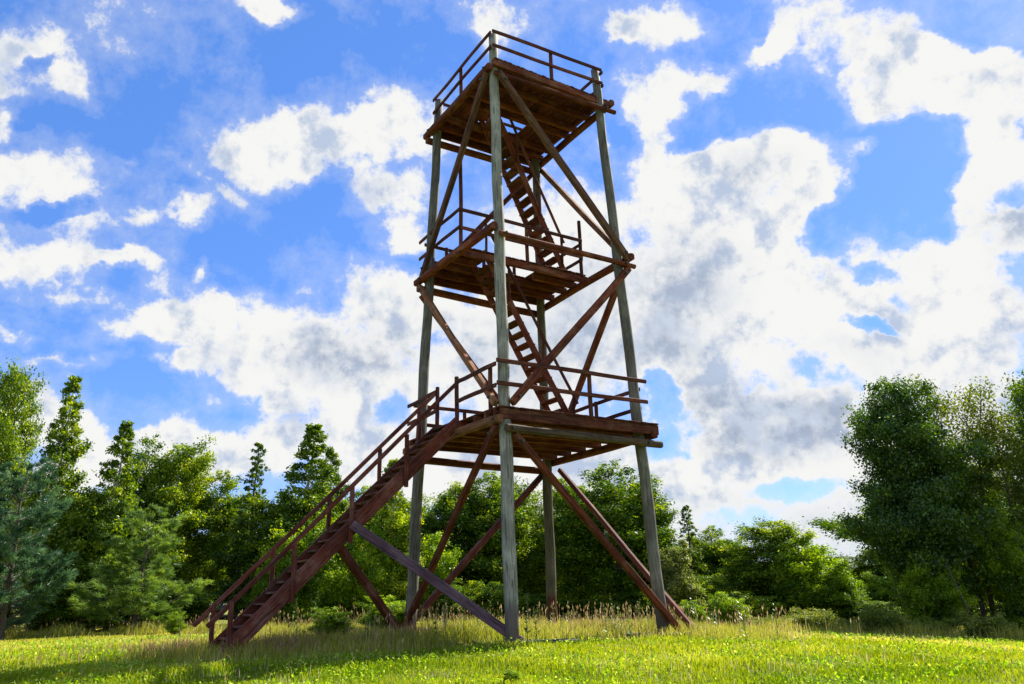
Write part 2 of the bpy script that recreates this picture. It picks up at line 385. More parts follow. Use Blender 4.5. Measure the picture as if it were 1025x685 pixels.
# ------------------------------------------------------------------ ground
rng=np.random.default_rng(11)
def ground():
    xs=np.concatenate([-np.geomspace(900,42,14),np.linspace(-40,40,241),np.geomspace(42,900,14)])
    ys=np.concatenate([-np.geomspace(600,24,10),np.linspace(-22,60,247),np.geomspace(62,1500,16)])
    X,Y=np.meshgrid(xs,ys); Z=ground_z(X,Y); far=np.clip((np.hypot(X,Y)-60)/400,0,1); Z=Z-far*3
    n=len(xs); V=np.stack([X,Y,Z],-1).reshape(-1,3)
    i=np.arange((len(ys)-1)*(n)).reshape(len(ys)-1,n)[:,:-1].ravel()
    F=np.stack([i,i+1,i+n+1,i+n],1)
    m,nt,out=new_mat('meadow_ground'); tc=nt('ShaderNodeTexCoord').outputs['Object']
    a=nt.noise(tc,.35,5,.6).outputs[0]; b=nt.noise(tc,3.,6,.7).outputs[0]; c=nt.noise(tc,22,4,.7).outputs[0]
    mp=nt('ShaderNodeMapping',{'Vector':tc,'Scale':(.5,2.2,1)}).outputs[0]; d=nt.noise(mp,.5,4,.6).outputs[0]
    y=nt('ShaderNodeSeparateXYZ',{0:tc}).outputs[1]
    nearf=nt.mapr(nt.m('MULTIPLY_ADD',a,6.,y),-5,4,0,1)
    base=nt.mix(nearf,(.16,.24,.025),(.32,.30,.035))
    col=nt.mix(nt.mapr(b,.35,.65),base,(.07,.115,.016)); col=nt.mix(nt.mapr(c,.45,.7),col,(.20,.20,.05))
    col=nt.mix(nt.m('MULTIPLY',nt.mapr(d,.52,.68),.5),col,(.27,.21,.09))
    bp=nt('ShaderNodeBump',{'Strength':.8,'Distance':.06,'Height':nt.m('ADD',b,c)})
    p=nt('ShaderNodeBsdfPrincipled',{'Base Color':col,'Roughness':.95,'Normal':bp.outputs[0],'Specular IOR Level':.15}); nt.l.new(p.outputs[0],out.inputs[0])
    o=link('ground',mesh_np('ground',V,F,smooth=True),m); tag(o,'gently sloping meadow of bright green and yellowish grass',None,kind='structure')
    o['category']='ground'
ground()

GRASS=leafmat('short_grass',(.08,.15,.012),(.34,.39,.04),(.62,.55,.12),.5,.0,0)
TALL=leafmat('tall_grass',(.14,.19,.025),(.36,.36,.055),(.54,.46,.20),.45,.0,0)
SEED=leafmat('seed_heads',(.24,.16,.08),(.42,.33,.16),(.55,.46,.26),.35,.0,0)
CLOV=leafmat('clover_leaves',(.10,.21,.012),(.24,.42,.035),(.52,.62,.12),.45,.0,0)
def tallmask(x,y):
    """1 where the grass is left uncut round the tower"""
    u=CA*x+SA*y; v=-SA*x+CA*y
    w=.45*np.sin(x*1.7)+.35*np.sin(y*2.3+x)
    front=y-( -3.45+.10*x - .012*x*x*0 ); front=np.where(x<-.5, y-(-3.4+.6*np.maximum(x+.5,-4.2)-.1*np.minimum(x+4.7,0)), y-(-3.4+.55*(x+.5)*.55)) + .35*w
    back=9.5-y+w; left=x+8.3+w*.6; right=7.5-x+w
    return np.clip(np.minimum(np.minimum(front*1.6,back*.5),np.minimum(left,right*.8)),0,1)
def scatter(N,r0,r1,a=.74,p=1.0):
    """points thinning out with distance from the meadow's near side"""
    u=rng.random(N); r=r0*(r1/r0)**(u**p); t=rng.uniform(-a,a,N); 
    return r*np.sin(t+.02), -20.3+r*np.cos(t+.02), r
def blades(name,x,y,h,w,tone,mat,lean=.35,seg=1,label=None,cat='grass'):
    n=len(x); z=ground_z(x,y)-.01; a=rng.uniform(0,2*PI,n); dx,dy=np.cos(a)*w/2,np.sin(a)*w/2
    la=rng.uniform(0,2*PI,n); l=np.abs(rng.normal(0,lean,n))*h; lx,ly=np.cos(la)*l,np.sin(la)*l
    b0=np.stack([x-dx,y-dy,z],1); b1=np.stack([x+dx,y+dy,z],1)
    m0=np.stack([x-dx*.7+lx*.35,y-dy*.7+ly*.35,z+h*.6],1); m1=np.stack([x+dx*.7+lx*.35,y+dy*.7+ly*.35,z+h*.6],1)
    t=np.stack([x+lx,y+ly,z+h*(1-.15*np.minimum(1,l/h))],1)
    V=np.stack([b0,b1,m1,m0,t],1).reshape(-1,3); i=np.arange(n)[:,None]*5
    F=np.concatenate([i+np.array([0,1,2]),i+np.array([0,2,3]),i+np.array([3,2,4])])
    return V,F,np.repeat(tone,5)
def put(name,parts,mat,label):
    Vs=[];Fs=[];Ts=[];b=0
    for V,F,t in parts: Vs.append(V);Fs.append(F+b);Ts.append(t);b+=len(V)
    o=link(name,mesh_np(name,np.concatenate(Vs),np.concatenate(Fs),{'tone':np.concatenate(Ts)}),mat)
    tag(o,label,'grass',kind='stuff'); return o
def patchy(x,y,s,ph=0):
    return .5+.25*np.sin(x*s+ph+1.3*np.sin(y*s*.7))+.25*np.sin(y*s*1.3+ph*2+1.1*np.sin(x*s*.8))
x,y,r=scatter(330000,8.2,48,p=1.0); tm=tallmask(x,y); k=tm<.35; x,y,r=x[k],y[k],r[k]
far=np.clip((y+4)/6,0,1)
tone=np.clip(.30+.42*far+.42*(patchy(x,y,.8)-.5)+.2*(patchy(x,y,2.1,9)-.5)+.2*(patchy(x,y,4.3,2)-.5)+rng.normal(0,.13,len(x)),0,1)
hh=(.055+.06*patchy(x,y,2.2,1))*rng.uniform(.6,1.5,len(x))*(1-.25*far)
put('short_grass',[blades('g',x,y,hh,.0035+.00085*r,tone,GRASS,.5)],GRASS,'bright green and yellowish short grass of the meadow')
# dry stalks dotted through the short grass
x,y,r=scatter(7000,8.2,45); k=(tallmask(x,y)<.4)&(patchy(x,y,.9,4)>.42); x,y,r=x[k],y[k],r[k]; n=len(x)
z0=blades('s',x,y,rng.uniform(.10,.24,n),.002+.0006*r,rng.uniform(.5,1,n),SEED,.25)
put('dry_grass_stalks',[z0],SEED,'thin dry brownish stalks dotted through the short grass')
# tall grass round the tower
n=90000; x=rng.uniform(-9,8,n); y=rng.uniform(-7,10,n); tm=tallmask(x,y); k=rng.random(n)<tm; x,y,tm=x[k],y[k],tm[k]; n=len(x)
front=np.clip((x+8.5)/3,0,1); pz=patchy(x,y,1.4,3)*.6+patchy(x,y,3.7,8)*.4; h=(.10+.30*pz)*rng.uniform(.4,1.4,n)*(.35+.65*tm)
tone=np.clip(.40+.75*(patchy(x,y,.9,1)*.5+patchy(x,y,3.1,6)*.5-.5)+rng.normal(0,.22,n),0,1)
put('tall_grass',[blades('t',x,y,h,.012,tone,TALL,.6)],TALL,'uncut yellow and straw coloured grass growing round the tower legs')
RUST=leafmat('rusty_grass',(.16,.09,.05),(.36,.20,.13),(.52,.36,.26),.35,.0,0)
n=60000; x=rng.uniform(-9.5,6,n); y=rng.uniform(-5,6,n)
q=np.maximum(np.exp(-(((x+6)/2.6)**2+((y+3.4)/1.3)**2)),np.maximum(.8*np.exp(-(((x-2.2)/1.9)**2+((y-1.8)/1.5)**2)),.6*np.exp(-(((x+3.2)/1.4)**2+((y+.6)/1.)**2))))
k=rng.random(n)<q*np.clip(patchy(x,y,2.7,3)*1.6-.3,0,1); x,y=x[k],y[k]; n=len(x)
put('rusty_grass',[blades('r',x,y,rng.uniform(.12,.42,n),.010,rng.uniform(0,1,n),RUST,.5)],RUST,'rusty pinkish dry grass in patches by the stair foot and under the tower')
n=26000; t=rng.uniform(-24,21,n); y=np.where(t<0,11.6-.12*t+1.*np.sin(t*.7)-3.0*(t<-15)*.5,np.maximum(8.0,12.6-.40*t))+rng.normal(0,.55,n)+.4*np.sin(t*1.9); k=(patchy(t,y,1.9,2)>.3)&~((t>-8)&(t<6)); x,y=t[k],y[k]; n=len(x)
put('rough_grass',[blades('e',x,y,(.15+.4*patchy(x,y,2.3,6))*rng.uniform(.4,1.3,n),.02,rng.uniform(0,.9,n),TALL,.5)],TALL,'rough uncut grass edge along the foot of the wood and the bushes')
# seed heads: slender spindles on stalks
def seedheads(x,y,h,tone):
    n=len(x); V,F,t=blades('q',x,y,h,.008,tone,SEED,.0); z=ground_z(x,y)+h
    a=rng.uniform(0,PI,n); L=rng.uniform(.05,.13,n); w=rng.uniform(.008,.016,n); la=rng.uniform(0,2*PI,n); tl=rng.uniform(0,.5,n)*L
    Vs=[V];Fs=[F];ts=[t];b=len(V)
    for da in (0,PI/2):
        dx,dy=np.cos(a+da)*w,np.sin(a+da)*w; tx,ty=np.cos(la)*tl,np.sin(la)*tl
        p0=np.stack([x,y,z-.02],1);p1=np.stack([x+dx+tx*.4,y+dy+ty*.4,z+L*.35],1);p2=np.stack([x+tx,y+ty,z+L],1);p3=np.stack([x-dx+tx*.4,y-dy+ty*.4,z+L*.35],1)
        Vs.append(np.stack([p0,p1,p2,p3],1).reshape(-1,3)); i=np.arange(n)[:,None]*4+b
        Fs+= [i+np.array([0,1,2]),i+np.array([0,2,3])]; ts.append(np.repeat(tone,4)); b+=4*n
    return np.concatenate(Vs),np.concatenate(Fs),np.concatenate(ts)
n=2600; x=rng.uniform(-8.5,8,n); y=rng.uniform(-4.5,9.5,n); k=(rng.random(n)<tallmask(x,y)*.8)&(patchy(x,y,1.2,5)>.35); x,y=x[k],y[k]; n=len(x)
n2=900; x2=rng.uniform(-22,18,n2); y2=13.5+rng.normal(0,1.6,n2)-.10*x2*(x2<0)-.02*abs(x2); 
sx=np.concatenate([x,x2]);sy=np.concatenate([y,y2]); hh=np.concatenate([rng.uniform(.2,.75,n)*.9,rng.uniform(.25,.6,n2)])
put('seeding_grass',[seedheads(sx,sy,hh,rng.uniform(0,1,len(sx)))],SEED,'brown and straw seed heads standing above the uncut grass')
# low broad leaves in the foreground
n=80000; x,y,r=scatter(n,8.2,30,p=1.1); k=(patchy(x,y,1.6,7)+rng.normal(0,.2,n)>.5)&(tallmask(x,y)<.3); x,y,r=x[k],y[k],r[k]; n=len(x)
def leaves(x,y,z,s,tone,flat=.35):
    n=len(x); nx,ny=rng.normal(0,flat,n),rng.normal(0,flat,n); a=rng.uniform(0,2*PI,n)
    t1=np.stack([np.cos(a),np.sin(a),-nx*np.cos(a)-ny*np.sin(a)],1); t2=np.stack([-np.sin(a),np.cos(a),nx*np.sin(a)-ny*np.cos(a)],1)
    P=np.stack([x,y,z],1); s=s[:,None]
    V=np.stack([P-t1*s,P-t2*s*.6,P+t1*s,P+t2*s*.6],1).reshape(-1,3); i=np.arange(n)[:,None]*4
    return V,np.concatenate([i+np.array([0,1,2]),i+np.array([0,2,3])]),np.repeat(tone,4)
put('clover_patches',[leaves(x,y,ground_z(x,y)+rng.uniform(.04,.13,n),rng.uniform(.010,.022,n)*(.7+r/22),np.clip(rng.normal(.45,.3,n),0,1),.6)],CLOV,'clover and low broad leaves mixed into the green foreground')

# ------------------------------------------------------------------ trees
def prof(kind,t):
    if kind in('alder','bigalder'): return max(.12,min(1,(t+.10)/.38)**.8)*max(0,1-max(0,(t-.42)/.58)**1.7)**.75+.03
    if kind=='birch': return max(.25,min(1,(t+.12)/.3))*(1-t)**.88+.05
    if kind=='spruce': return (1-t)**.85*min(1,(t+.2)/.25)+.04
    if kind=='pine': return (1-t)**.62*min(1,(t+.35)/.45)+.05
    if kind=='sparse': return max(.3,min(1,(t+.05)/.55))*max(0,1-max(0,(t-.6)/.4)**2)**.6+.08
    if kind=='willow': return math.sin(PI*min(1,max(.02,t*.86+.12)))**.55
    return math.sin(PI*min(1,max(.02,t*.8+.17)))**.6      # lowtree, shrub
def make_tree(seed,kind,H,Rr,nb,nleaf,leaf,sig,base,multi=1,cs=5):
    rd=random.Random(seed); rn=np.random.default_rng(seed); tb=MB(); cen=[]
    for s in range(multi):
        lean=(rd.uniform(-.05,.05)*H,rd.uniform(-.05,.05)*H) if multi==1 else (math.cos(s*2.4+1)*.16*H,math.sin(s*2.4+1)*.16*H)
        Hs=H*(1 if s==0 else rd.uniform(.72,.93)); x0,y0=(0,0) if multi==1 else (lean[0]*.12,lean[1]*.12)
        wob=[(rd.uniform(-.012,.012)*H,rd.uniform(-.012,.012)*H) for _ in range(9)]
        def tp(t): 
            i=min(7,int(t*8)); f=t*8-i; wx=wob[i][0]*(1-f)+wob[i+1][0]*f; wy=wob[i][1]*(1-f)+wob[i+1][1]*f
            return Vector((x0+lean[0]*t*t+wx*t,y0+lean[1]*t*t+wy*t,Hs*t))
        r0=(.016 if kind!='sparse' else .012)*Hs+.02
        tr=[tp(i/12*.97) for i in range(13)]; tr[0].z=-.25
        tb.tube(tr,[max(.012,r0*(1.25 if i==0 else 1-.93*i/12)) for i in range(13)],8,cap=False)
        nbs=nb//multi+4
        for i in range(nbs):
            q=(i+rd.random())/nbs; t=base+(1-base)*q**.92; t=min(t,.985); p=tp(t)
            az=i*2.399963+rd.uniform(-.5,.5); L=Rr*prof(kind,(t-base)/(1-base))*rd.uniform(.55,1.15)*(1 if multi==1 else .75)
            if rd.random()<.12: L*=1.22
            tt=(t-base)/(1-base); L*=1+.24*math.sin(az+seed)*math.sin(tt*7+az+seed*1.7)+.14*math.sin(tt*19+az*3+seed)
            up={'alder':.62,'bigalder':.5,'birch':.75,'spruce':.05,'pine':.42,'sparse':.95,'willow':.7}.get(kind,.6)+rd.uniform(-.32,.32)
            up*= (.6+.8*(t-base)/(1-base)); curve={'spruce':.25,'pine':.5,'birch':-.35,'sparse':-.3}.get(kind,-.1)
            d=Vector((math.cos(az),math.sin(az),0)); pts=[]; K=5
            for j in range(K+1):
                f=j/K; pts.append(p+d*(L*f)+Vector((0,0,L*(up*f+curve*f*f*.6))))
            br=max(.008,.16*r0*(1.3-t)+.006*L)
            if L>.35: tb.tube(pts,[br*(1-.8*j/K) for j in range(K+1)],5,cap=False)
            ns=max(2,int(L*(4.2 if kind!='pine' else 5)))
            for j in range(ns):
                f=(j+.6)/ns; f=.22+.78*f; k=min(K-1,int(f*K)); g=f*K-k; c=pts[k].lerp(pts[k+1],g)
                side=(-1)**j; l2=L*(1-f*.75)*rd.uniform(.25,.5)+.1; a2=az+side*rd.uniform(.5,1.1)
                d2=Vector((math.cos(a2),math.sin(a2),rd.uniform(-.1,.5)))
                e=c+d2*l2
                if l2>.3 and rd.random()<.6: tb.tube([c,c.lerp(e,.5)+Vector((0,0,.03)),e],[br*.4,br*.3,.004],4,cap=False)
                for w_ in ((.45,.8,1.0) if l2>.35 else (.9,)):
                    cc=c.lerp(e,w_); cen.append((cc.x,cc.y,cc.z+rd.uniform(-.05,.08),(d2.x,d2.y,.35),min(1,.3+.6*L)))
    C=np.array([c[:3] for c in cen]); DR=np.array([c[3] for c in cen]); SF=np.array([c[4] for c in cen]); nC=len(C); 
    ctone=np.clip(rn.normal(.46,.30,nC),0,1); cw=rn.uniform(.3,1.7,nC)*SF; cw/=cw.sum()
    ci=rn.choice(nC,nleaf,p=cw)
    if kind=='pine':
        # tufts of needles: long thin faces fanning along the shoot
        sc=rn.normal(0,sig,(nleaf,3))*(1,1,.6)*SF[ci][:,None]; P=C[ci]+sc
        dr=DR[ci]+rn.normal(0,.55,(nleaf,3)); dr/=np.linalg.norm(dr,axis=1)[:,None]
        sd=np.cross(dr,rn.normal(0,1,(nleaf,3))); sd/=np.linalg.norm(sd,axis=1)[:,None]
        l=leaf*rn.uniform(.8,1.5,nleaf)[:,None]; w=leaf*.13*rn.uniform(.8,1.3,nleaf)[:,None]
        V=np.stack([P-sd*w,P+sd*w,P+dr*l*2+sd*w*.4,P+dr*l*2-sd*w*.4],1)
    else:
        sc=rn.normal(0,sig,(nleaf,3))*(1,1,.85)*SF[ci][:,None]; P=C[ci]+sc
        nrm=rn.normal(0,.62,(nleaf,3))+np.array([0,0,.55])+sc/sig*.25; nrm/=np.linalg.norm(nrm,axis=1)[:,None]
        t1=np.cross(nrm,rn.normal(0,1,(nleaf,3))); t1/=np.linalg.norm(t1,axis=1)[:,None]; t2=np.cross(nrm,t1)
        l=(leaf*rn.uniform(.6,1.35,nleaf))[:,None]
        V=np.stack([P-t1*l,P-t2*l*.62+nrm*l*.12,P+t1*l,P+t2*l*.62+nrm*l*.12],1)
    tone=np.clip(ctone[ci]*.9+rn.normal(.12,.18,nleaf),0,1)
    F=np.arange(nleaf*4).reshape(-1,4)
    return tb.mesh('trunk',True), mesh_np('crown',V.reshape(-1,3),F,{'tone':np.repeat(tone,4)})
LEAF={'alder':leafmat('alder_foliage',(.028,.072,.008),(.105,.20,.010),(.42,.50,.020),.42,.02),
 'bigalder':leafmat('dark_alder_foliage',(.022,.060,.010),(.055,.125,.012),(.16,.25,.018),.35,.03),
 'birch':leafmat('birch_foliage',(.045,.10,.007),(.145,.235,.010),(.42,.48,.022),.45,.02),
 'spruce':leafmat('spruce_foliage',(.035,.075,.012),(.085,.16,.015),(.20,.27,.022),.35,.02),
 'pine':leafmat('pine_foliage',(.05,.10,.025),(.13,.23,.04),(.30,.42,.06),.35,.02,.1),
 'bluepine':leafmat('blue_pine_foliage',(.025,.065,.030),(.065,.145,.060),(.17,.29,.10),.3,.02,.1),
 'sparse':leafmat('thin_birch_foliage',(.045,.075,.010),(.10,.145,.014),(.24,.28,.025),.45,.02),
 'willow':leafmat('grey_willow_foliage',(.10,.13,.03),(.20,.24,.05),(.32,.36,.09),.4,.02),
 'lowtree':leafmat('lush_low_foliage',(.055,.12,.006),(.18,.31,.010),(.44,.54,.02),.52,.02),
 'bramble':leafmat('bramble_foliage',(.07,.11,.015),(.18,.24,.03),(.36,.38,.07),.4,.02)}
PROTO={}
def proto(kind,v):
    if (kind,v) in PROTO: return PROTO[kind,v]
    seed=hash_(kind)*7+v*13
    cfg={'alder':(9,1.9,80,44000,.064,.18,.08,1),'birch':(9,1.6,84,38000,.066,.16,.10,1),'spruce':(9,1.6,104,32000,.062,.11,.03,1),
     'pine':(6,2.2,50,46000,.08,.075,.04,1),'sparse':(10,2.2,60,15000,.064,.22,.22,2),'bigalder':(10,2.7,110,100000,.064,.20,.03,1),
     'willow':(4,1.4,60,26000,.06,.14,.03,3),'lowtree':(4.5,1.8,72,34000,.060,.16,.02,3),'bramble':(1.3,1.5,60,16000,.045,.12,.0,5)}[kind]
    H,R_,nb,nl,lf,sg,bs,mu=cfg
    a,b=make_tree(seed,kind,H,R_,nb,nl,lf,sg,bs,mu); PROTO[kind,v]=(a,b,H,R_); return PROTO[kind,v]
def hash_(s): return sum((i+1)*ord(c) for i,c in enumerate(s))%997
GROUPS={'alder':'leafy trees of the wood behind the meadow'}
def tree(kind,x,y,H,R_,label,v=0,name=None,group=None,mat=None,sink=0.0,cat='tree',rot=None):
    tm,cm,h0,r0=proto(kind,v); nm=name or {'alder':'alder_tree','bigalder':'alder_tree','birch':'birch_tree','spruce':'spruce_tree','pine':'pine_tree','sparse':'birch_tree','willow':'willow_bush','lowtree':'young_tree','bramble':'bramble_bush'}[kind]
    e=empty(nm,(x,y,gz(x,y)-sink),rot if rot is not None else random.uniform(0,6.28)); e.scale=(R_/r0,R_/r0,H/h0); tag(e,label,cat,group)
    t=D.objects.new('trunk',tm); COL.objects.link(t); t.parent=e
    if not tm.materials: tm.materials.append(BIRCHBARK if kind=='birch' else BARK)
    c=D.objects.new('crown',cm); COL.objects.link(c); c.parent=e
    if not cm.materials: cm.materials.append(LEAF[kind])
    if mat: c.material_slots[0].link='OBJECT'; c.material_slots[0].material=mat
    return e
TREES=[('alder',-28.35,21.73,13.3,1.52),('pine',-19.75,10.18,6.4,2.31),('birch',-23.24,17.66,11.8,1.56),('birch',-20.53,17.85,9.7,1.6),('pine',-16.62,14.02,5.0,2.22),('alder',-22.37,24.73,9.9,1.71),('alder',-20.26,24.56,9.5,1.86),('alder',-18.5,26.3,8.4,1.81),('spruce',-15.59,24.17,9.7,1.68),('birch',-12.96,23.92,10.6,2.33),('birch',-11.81,27.3,9.9,1.37),('alder',-10.73,30.59,8.0,2.02),('birch',-7.16,22.1,8.4,1.47),('alder',-7.14,31.19,7.4,1.59),('lowtree',-10.18,20.46,5.2,1.76),('lowtree',-7.68,22.0,5.1,1.71),('lowtree',-5.4,23.35,4.4,1.49),('lowtree',-12.31,20.93,4.3,1.52),('alder',-4.93,29.44,7.7,2.15),('alder',-2.78,29.6,8.7,2.03),('alder',-1.29,31.66,8.5,1.73),('alder',0.84,33.68,7.8,1.98),('alder',2.81,29.61,7.9,1.83),('alder',5.08,27.45,8.8,2.7),('alder',7.01,28.23,7.5,1.48),('willow',7.44,23.08,4.0,1.31),('spruce',9.45,28.85,6.6,1.37),('alder',11.49,32.52,5.6,1.4),('alder',11.94,30.36,4.6,1.71),('alder',12.13,26.19,3.6,1.67),('alder',13.61,25.83,5.4,1.94),('lowtree',14.74,24.43,4.4,2.14),('lowtree',15.52,23.08,3.0,1.45),('alder',24.03,41.29,4.0,2.57),('alder',21.23,40.18,4.1,2.17),('alder',24.15,36.94,3.7,2.04),('bigalder',15.35,11.7,10.3,2.68),('sparse',17.34,11.86,10.7,2.18),('sparse',19.69,12.85,9.6,2.1),('lowtree',17.9,10.6,3.9,1.3),('alder',22.4,14.01,10.6,1.6),('lowtree',14.6,10.32,2.6,1.2),('birch',-36.0,30.87,10.2,3.09),('alder',-33.83,32.1,7.1,3.13),('alder',-32.64,36.92,5.6,3.39),('birch',-28.81,33.44,6.0,3.18),('alder',-26.38,33.97,7.2,3.22),('alder',-25.23,40.87,5.7,3.6),('birch',-20.97,37.19,7.2,3.39),('alder',-20.05,43.21,6.1,3.73),('alder',-16.03,41.76,8.0,3.65),('birch',-12.33,38.2,6.4,3.42),('alder',-10.9,46.15,8.4,3.89),('alder',-6.22,40.36,6.4,3.53),('birch',-3.32,46.42,6.8,3.88),('alder',0.01,41.82,6.6,3.6),('alder',2.71,39.24,6.6,3.45),('birch',5.18,37.9,5.5,3.35),('alder',8.08,39.98,6.1,3.47),('alder',11.96,41.28,3.4,3.51),('birch',15.87,45.83,3.5,3.77),('alder',17.14,39.47,3.4,3.4),('alder',20.56,40.73,3.4,3.46),('birch',22.33,37.17,3.3,3.25),('alder',26.76,37.81,9.5,3.33),('alder',27.16,32.2,10.0,3.02),('birch',30.8,36.38,6.5,3.21),('alder',31.02,31.44,8.6,2.95)]
random.seed(5)
FRONT=[  # labels for the front rows, in the order of TREES
'dark tall tree at the left edge rising behind the blue green pine','large blue green pine filling the lower left edge of the meadow','tall pointed yellow green birch just right of the blue green pine','yellow green birch with a pale trunk between two pines','bright green young pine standing alone in front of the wood','rounded tree top showing directly above the bright green young pine','broad leafy tree right of and behind the bright green young pine',
'dark leafy tree over the parked cars at the wood edge','slim pointed spruce with a narrow tip left of the stair','largest pointed birch rising behind the lower handrails of the stair','slim birch right beside the largest pointed birch behind the stair','leafy tree crossed by the middle of the stair handrails','sparse thin birch seen behind the upper part of the stair','low leafy tree top seen just left of the dark left pole',
'light green young tree below the middle of the stair','light green young tree between the stair strut and the left pole','light green young tree right behind the left pole foot','light green young tree under the lower half of the stair',
'round leafy tree between the left pole and the front pole','tree with the highest crown just left of the front pole','dark leafy tree directly behind the front pole','leafy tree between the front pole and the rear pole','leafy tree just right of the rear pole','biggest round leafy tree between the rear pole and the right pole','narrow leafy tree directly behind the right pole',
'grey green willow bush just right of the right pole foot','dark pointed spruce right of the tower, taller than the trees beside it','small tree right behind the pointed spruce','low rounded tree between the spruce and the bushy pointed tree','lowest round tree left of the bushy pointed tree','bushy tree with a pointed top midway between the tower and the big right alder','bright lit young tree right of the bushy pointed tree','small bright bush like tree beside the gap with the shed','far small tree behind the shed','far low tree left of the shed','far tree between the shed and the big dark alder',
'huge dark green alder dominating the right side of the meadow','tall thin crowned birch rising above the huge dark alder on its right','leafy tree at the right edge beside the thin crowned birch','sunlit light green young tree in front of the right edge birch','tall leafy tree cut by the right edge of the picture','low light green tree at the foot of the huge dark alder']
for i,(k,x,y,h,r) in enumerate(TREES):
    if i<len(FRONT):
        rs={'alder':1.1,'birch':1.0,'spruce':1.0,'pine':1.05,'sparse':.85,'bigalder':.84,'birch':1.1}.get(k,1.0)
        h*={'bigalder':.95,'sparse':.88}.get(k,1.02); e=tree(k,x,y,h,r*rs,FRONT[i],v=(i%4 if k=='alder' else i%3 if k in('birch','lowtree') else i%2 if k=='sparse' else 0), mat=LEAF['bluepine'] if i==1 else None, group=None)
    else:
        tree(k,x,y,h,r*1.05,'tree of the dense row at the back of the wood, mostly hidden by nearer trees',v=i%3,group='back row trees of the wood')
tree('alder',17.3,13.4,7.4,1.7,'dark dense lower tree filling the space between the huge alder and the thin crowned birch',v=1)
tree('lowtree',20.6,11.6,3.0,1.6,'low green young tree closing the gap under the thin crowned birch at the right edge',v=0)
tree('lowtree',20.3,27.5,2.6,1.6,'low bright bush that hides the left half of the shed',v=2,name='small_bush',cat='bush')
# slender leaning dead-ish sapling before the big alder
m=MB(); m.tube([(0,0,-.1),(-.12,0,.7),(-.35,.05,1.6),(-.62,.1,2.6)],[.04,.035,.028,.012],6)
e=empty('leaning_sapling',(15.4,9.2,gz(15.4,9.2))); tag(e,'slender leaning bare stem at the foot of the huge dark alder','sapling'); m.build('stem',BARK,e,smooth=True)
# undergrowth along the wood edge and bushes
UG=[]
for i in range(30):
    x=-24+i*1.75+random.uniform(-.5,.5); y=23+random.uniform(-1.5,2.5)+(3 if 0<x<9 else 0) - (6 if x<-17 else 0)*1.0
    UG.append((x,y,random.uniform(1.2,2.2),random.uniform(1.3,1.9)))
for (x,y,h,r) in UG:
    if -17<x<-13.5: continue
    if 17<x<23: continue
    tree('lowtree',x,y,h,r,'low shrub of the dark undergrowth along the foot of the wood',v=random.randint(0,2),name='shrub',group='undergrowth shrubs along the wood',mat=LEAF['alder'],cat='shrub')
for (x,y,h,r,l) in [(-4.7,-1.0,.7,.55,'low leafy bush growing under the bottom of the stair'),(-3.7,.9,.9,.75,'light green bush growing under the middle of the stair'),(-14.0,11.9,.85,.4,'small yellow green bush right of the young pine trunk'),(-.35,-8.15,.18,.15,'small dark leafy weed clump in the bright foreground grass'),
    (6.9,9.4,1.3,.75,'light bush in the tall grass right of the right pole'),(5.4,8.6,1.0,.6,'small bright bush behind the right pole foot')]:
    tree('lowtree',x,y,h,r,l,v=1,name='small_bush',cat='bush',sink=.02)
BR=[(7.4,11.0,.75,1.2),(8.9,12.2,.8,1.4),(10.4,11.8,.85,1.4),(11.6,10.4,.85,1.3),(12.7,9.8,1.25,1.2),(13.7,8.6,.8,1.1),(14.8,8.9,1.2,1.1)]
for i,(x,y,h,r) in enumerate(BR):
    tree('bramble',x+random.uniform(-.5,.5),y+random.uniform(-.6,.6),h*random.uniform(.55,.95),r*random.uniform(.7,.95),'low bramble thicket between the right pole and the huge dark alder' if i<6 else 'low dark bramble thicket at the foot of the huge alder',v=i%2,group='bramble thickets left of the alder' if i<6 else 'bramble thickets under the alder',cat='bush',sink=.15)
# single tall weeds with leafy stems
def weed(seed,h):
    rd=random.Random(seed); m=MB(); p=[(0,0,-.03)]; lx,ly=rd.uniform(-.1,.1)*h,rd.uniform(-.1,.1)*h
    p+=[(lx*t*t,ly*t*t,h*t) for t in (.25,.5,.75,1)]; m.tube(p,[.008,.007,.006,.004,.002],5,tone=.5)
    for i in range(int(26*h)+10):
        t=rd.uniform(.12,1); a=rd.uniform(0,6.28); L=(.13-.08*t)*rd.uniform(.7,1.3); c=Vector((lx*t*t,ly*t*t,h*t)); d=Vector((math.cos(a),math.sin(a),rd.uniform(.1,.8))); s=Vector((-d.y,d.x,0))*L*.22
        m.add([c,c+d*L*.5+s,c+d*L,c+d*L*.5-s],[(0,1,2,3)],rd.random())
    return m.mesh('weed')
WM=[weed(k,h) for k,h in ((1,.95),(2,.75),(3,.6),(4,1.1))]
WEEDM=leafmat('weed_leaves',(.05,.10,.015),(.12,.20,.03),(.24,.30,.06),.4)
for w in WM: w.materials.append(WEEDM)
u1=[(-.15,-3.75,0,'leafy tall weed growing against the foot of the front pole'),(.05,-3.6,1,'second leafy weed just right of the front pole, on the slab edge'),(-2.2,.0,0,'tall weed at the foot of the left pole'),(.95,3.0,1,'weed in front of the rear pole foot'),
    (4.6,1.6,3,'tallest flowering weed to the right of the right pole'),(4.1,.9,0,'tall weed just right of the right pole foot'),(2.1,-.2,1,'tall weed left of the right pole foot')]
for x,y,k,l in u1:
    o=D.objects.new('tall_weed',WM[k]); COL.objects.link(o); o.location=(x,y,gz(x,y)); o.rotation_euler=(0,0,random.uniform(0,6)); tag(o,l,'weed')
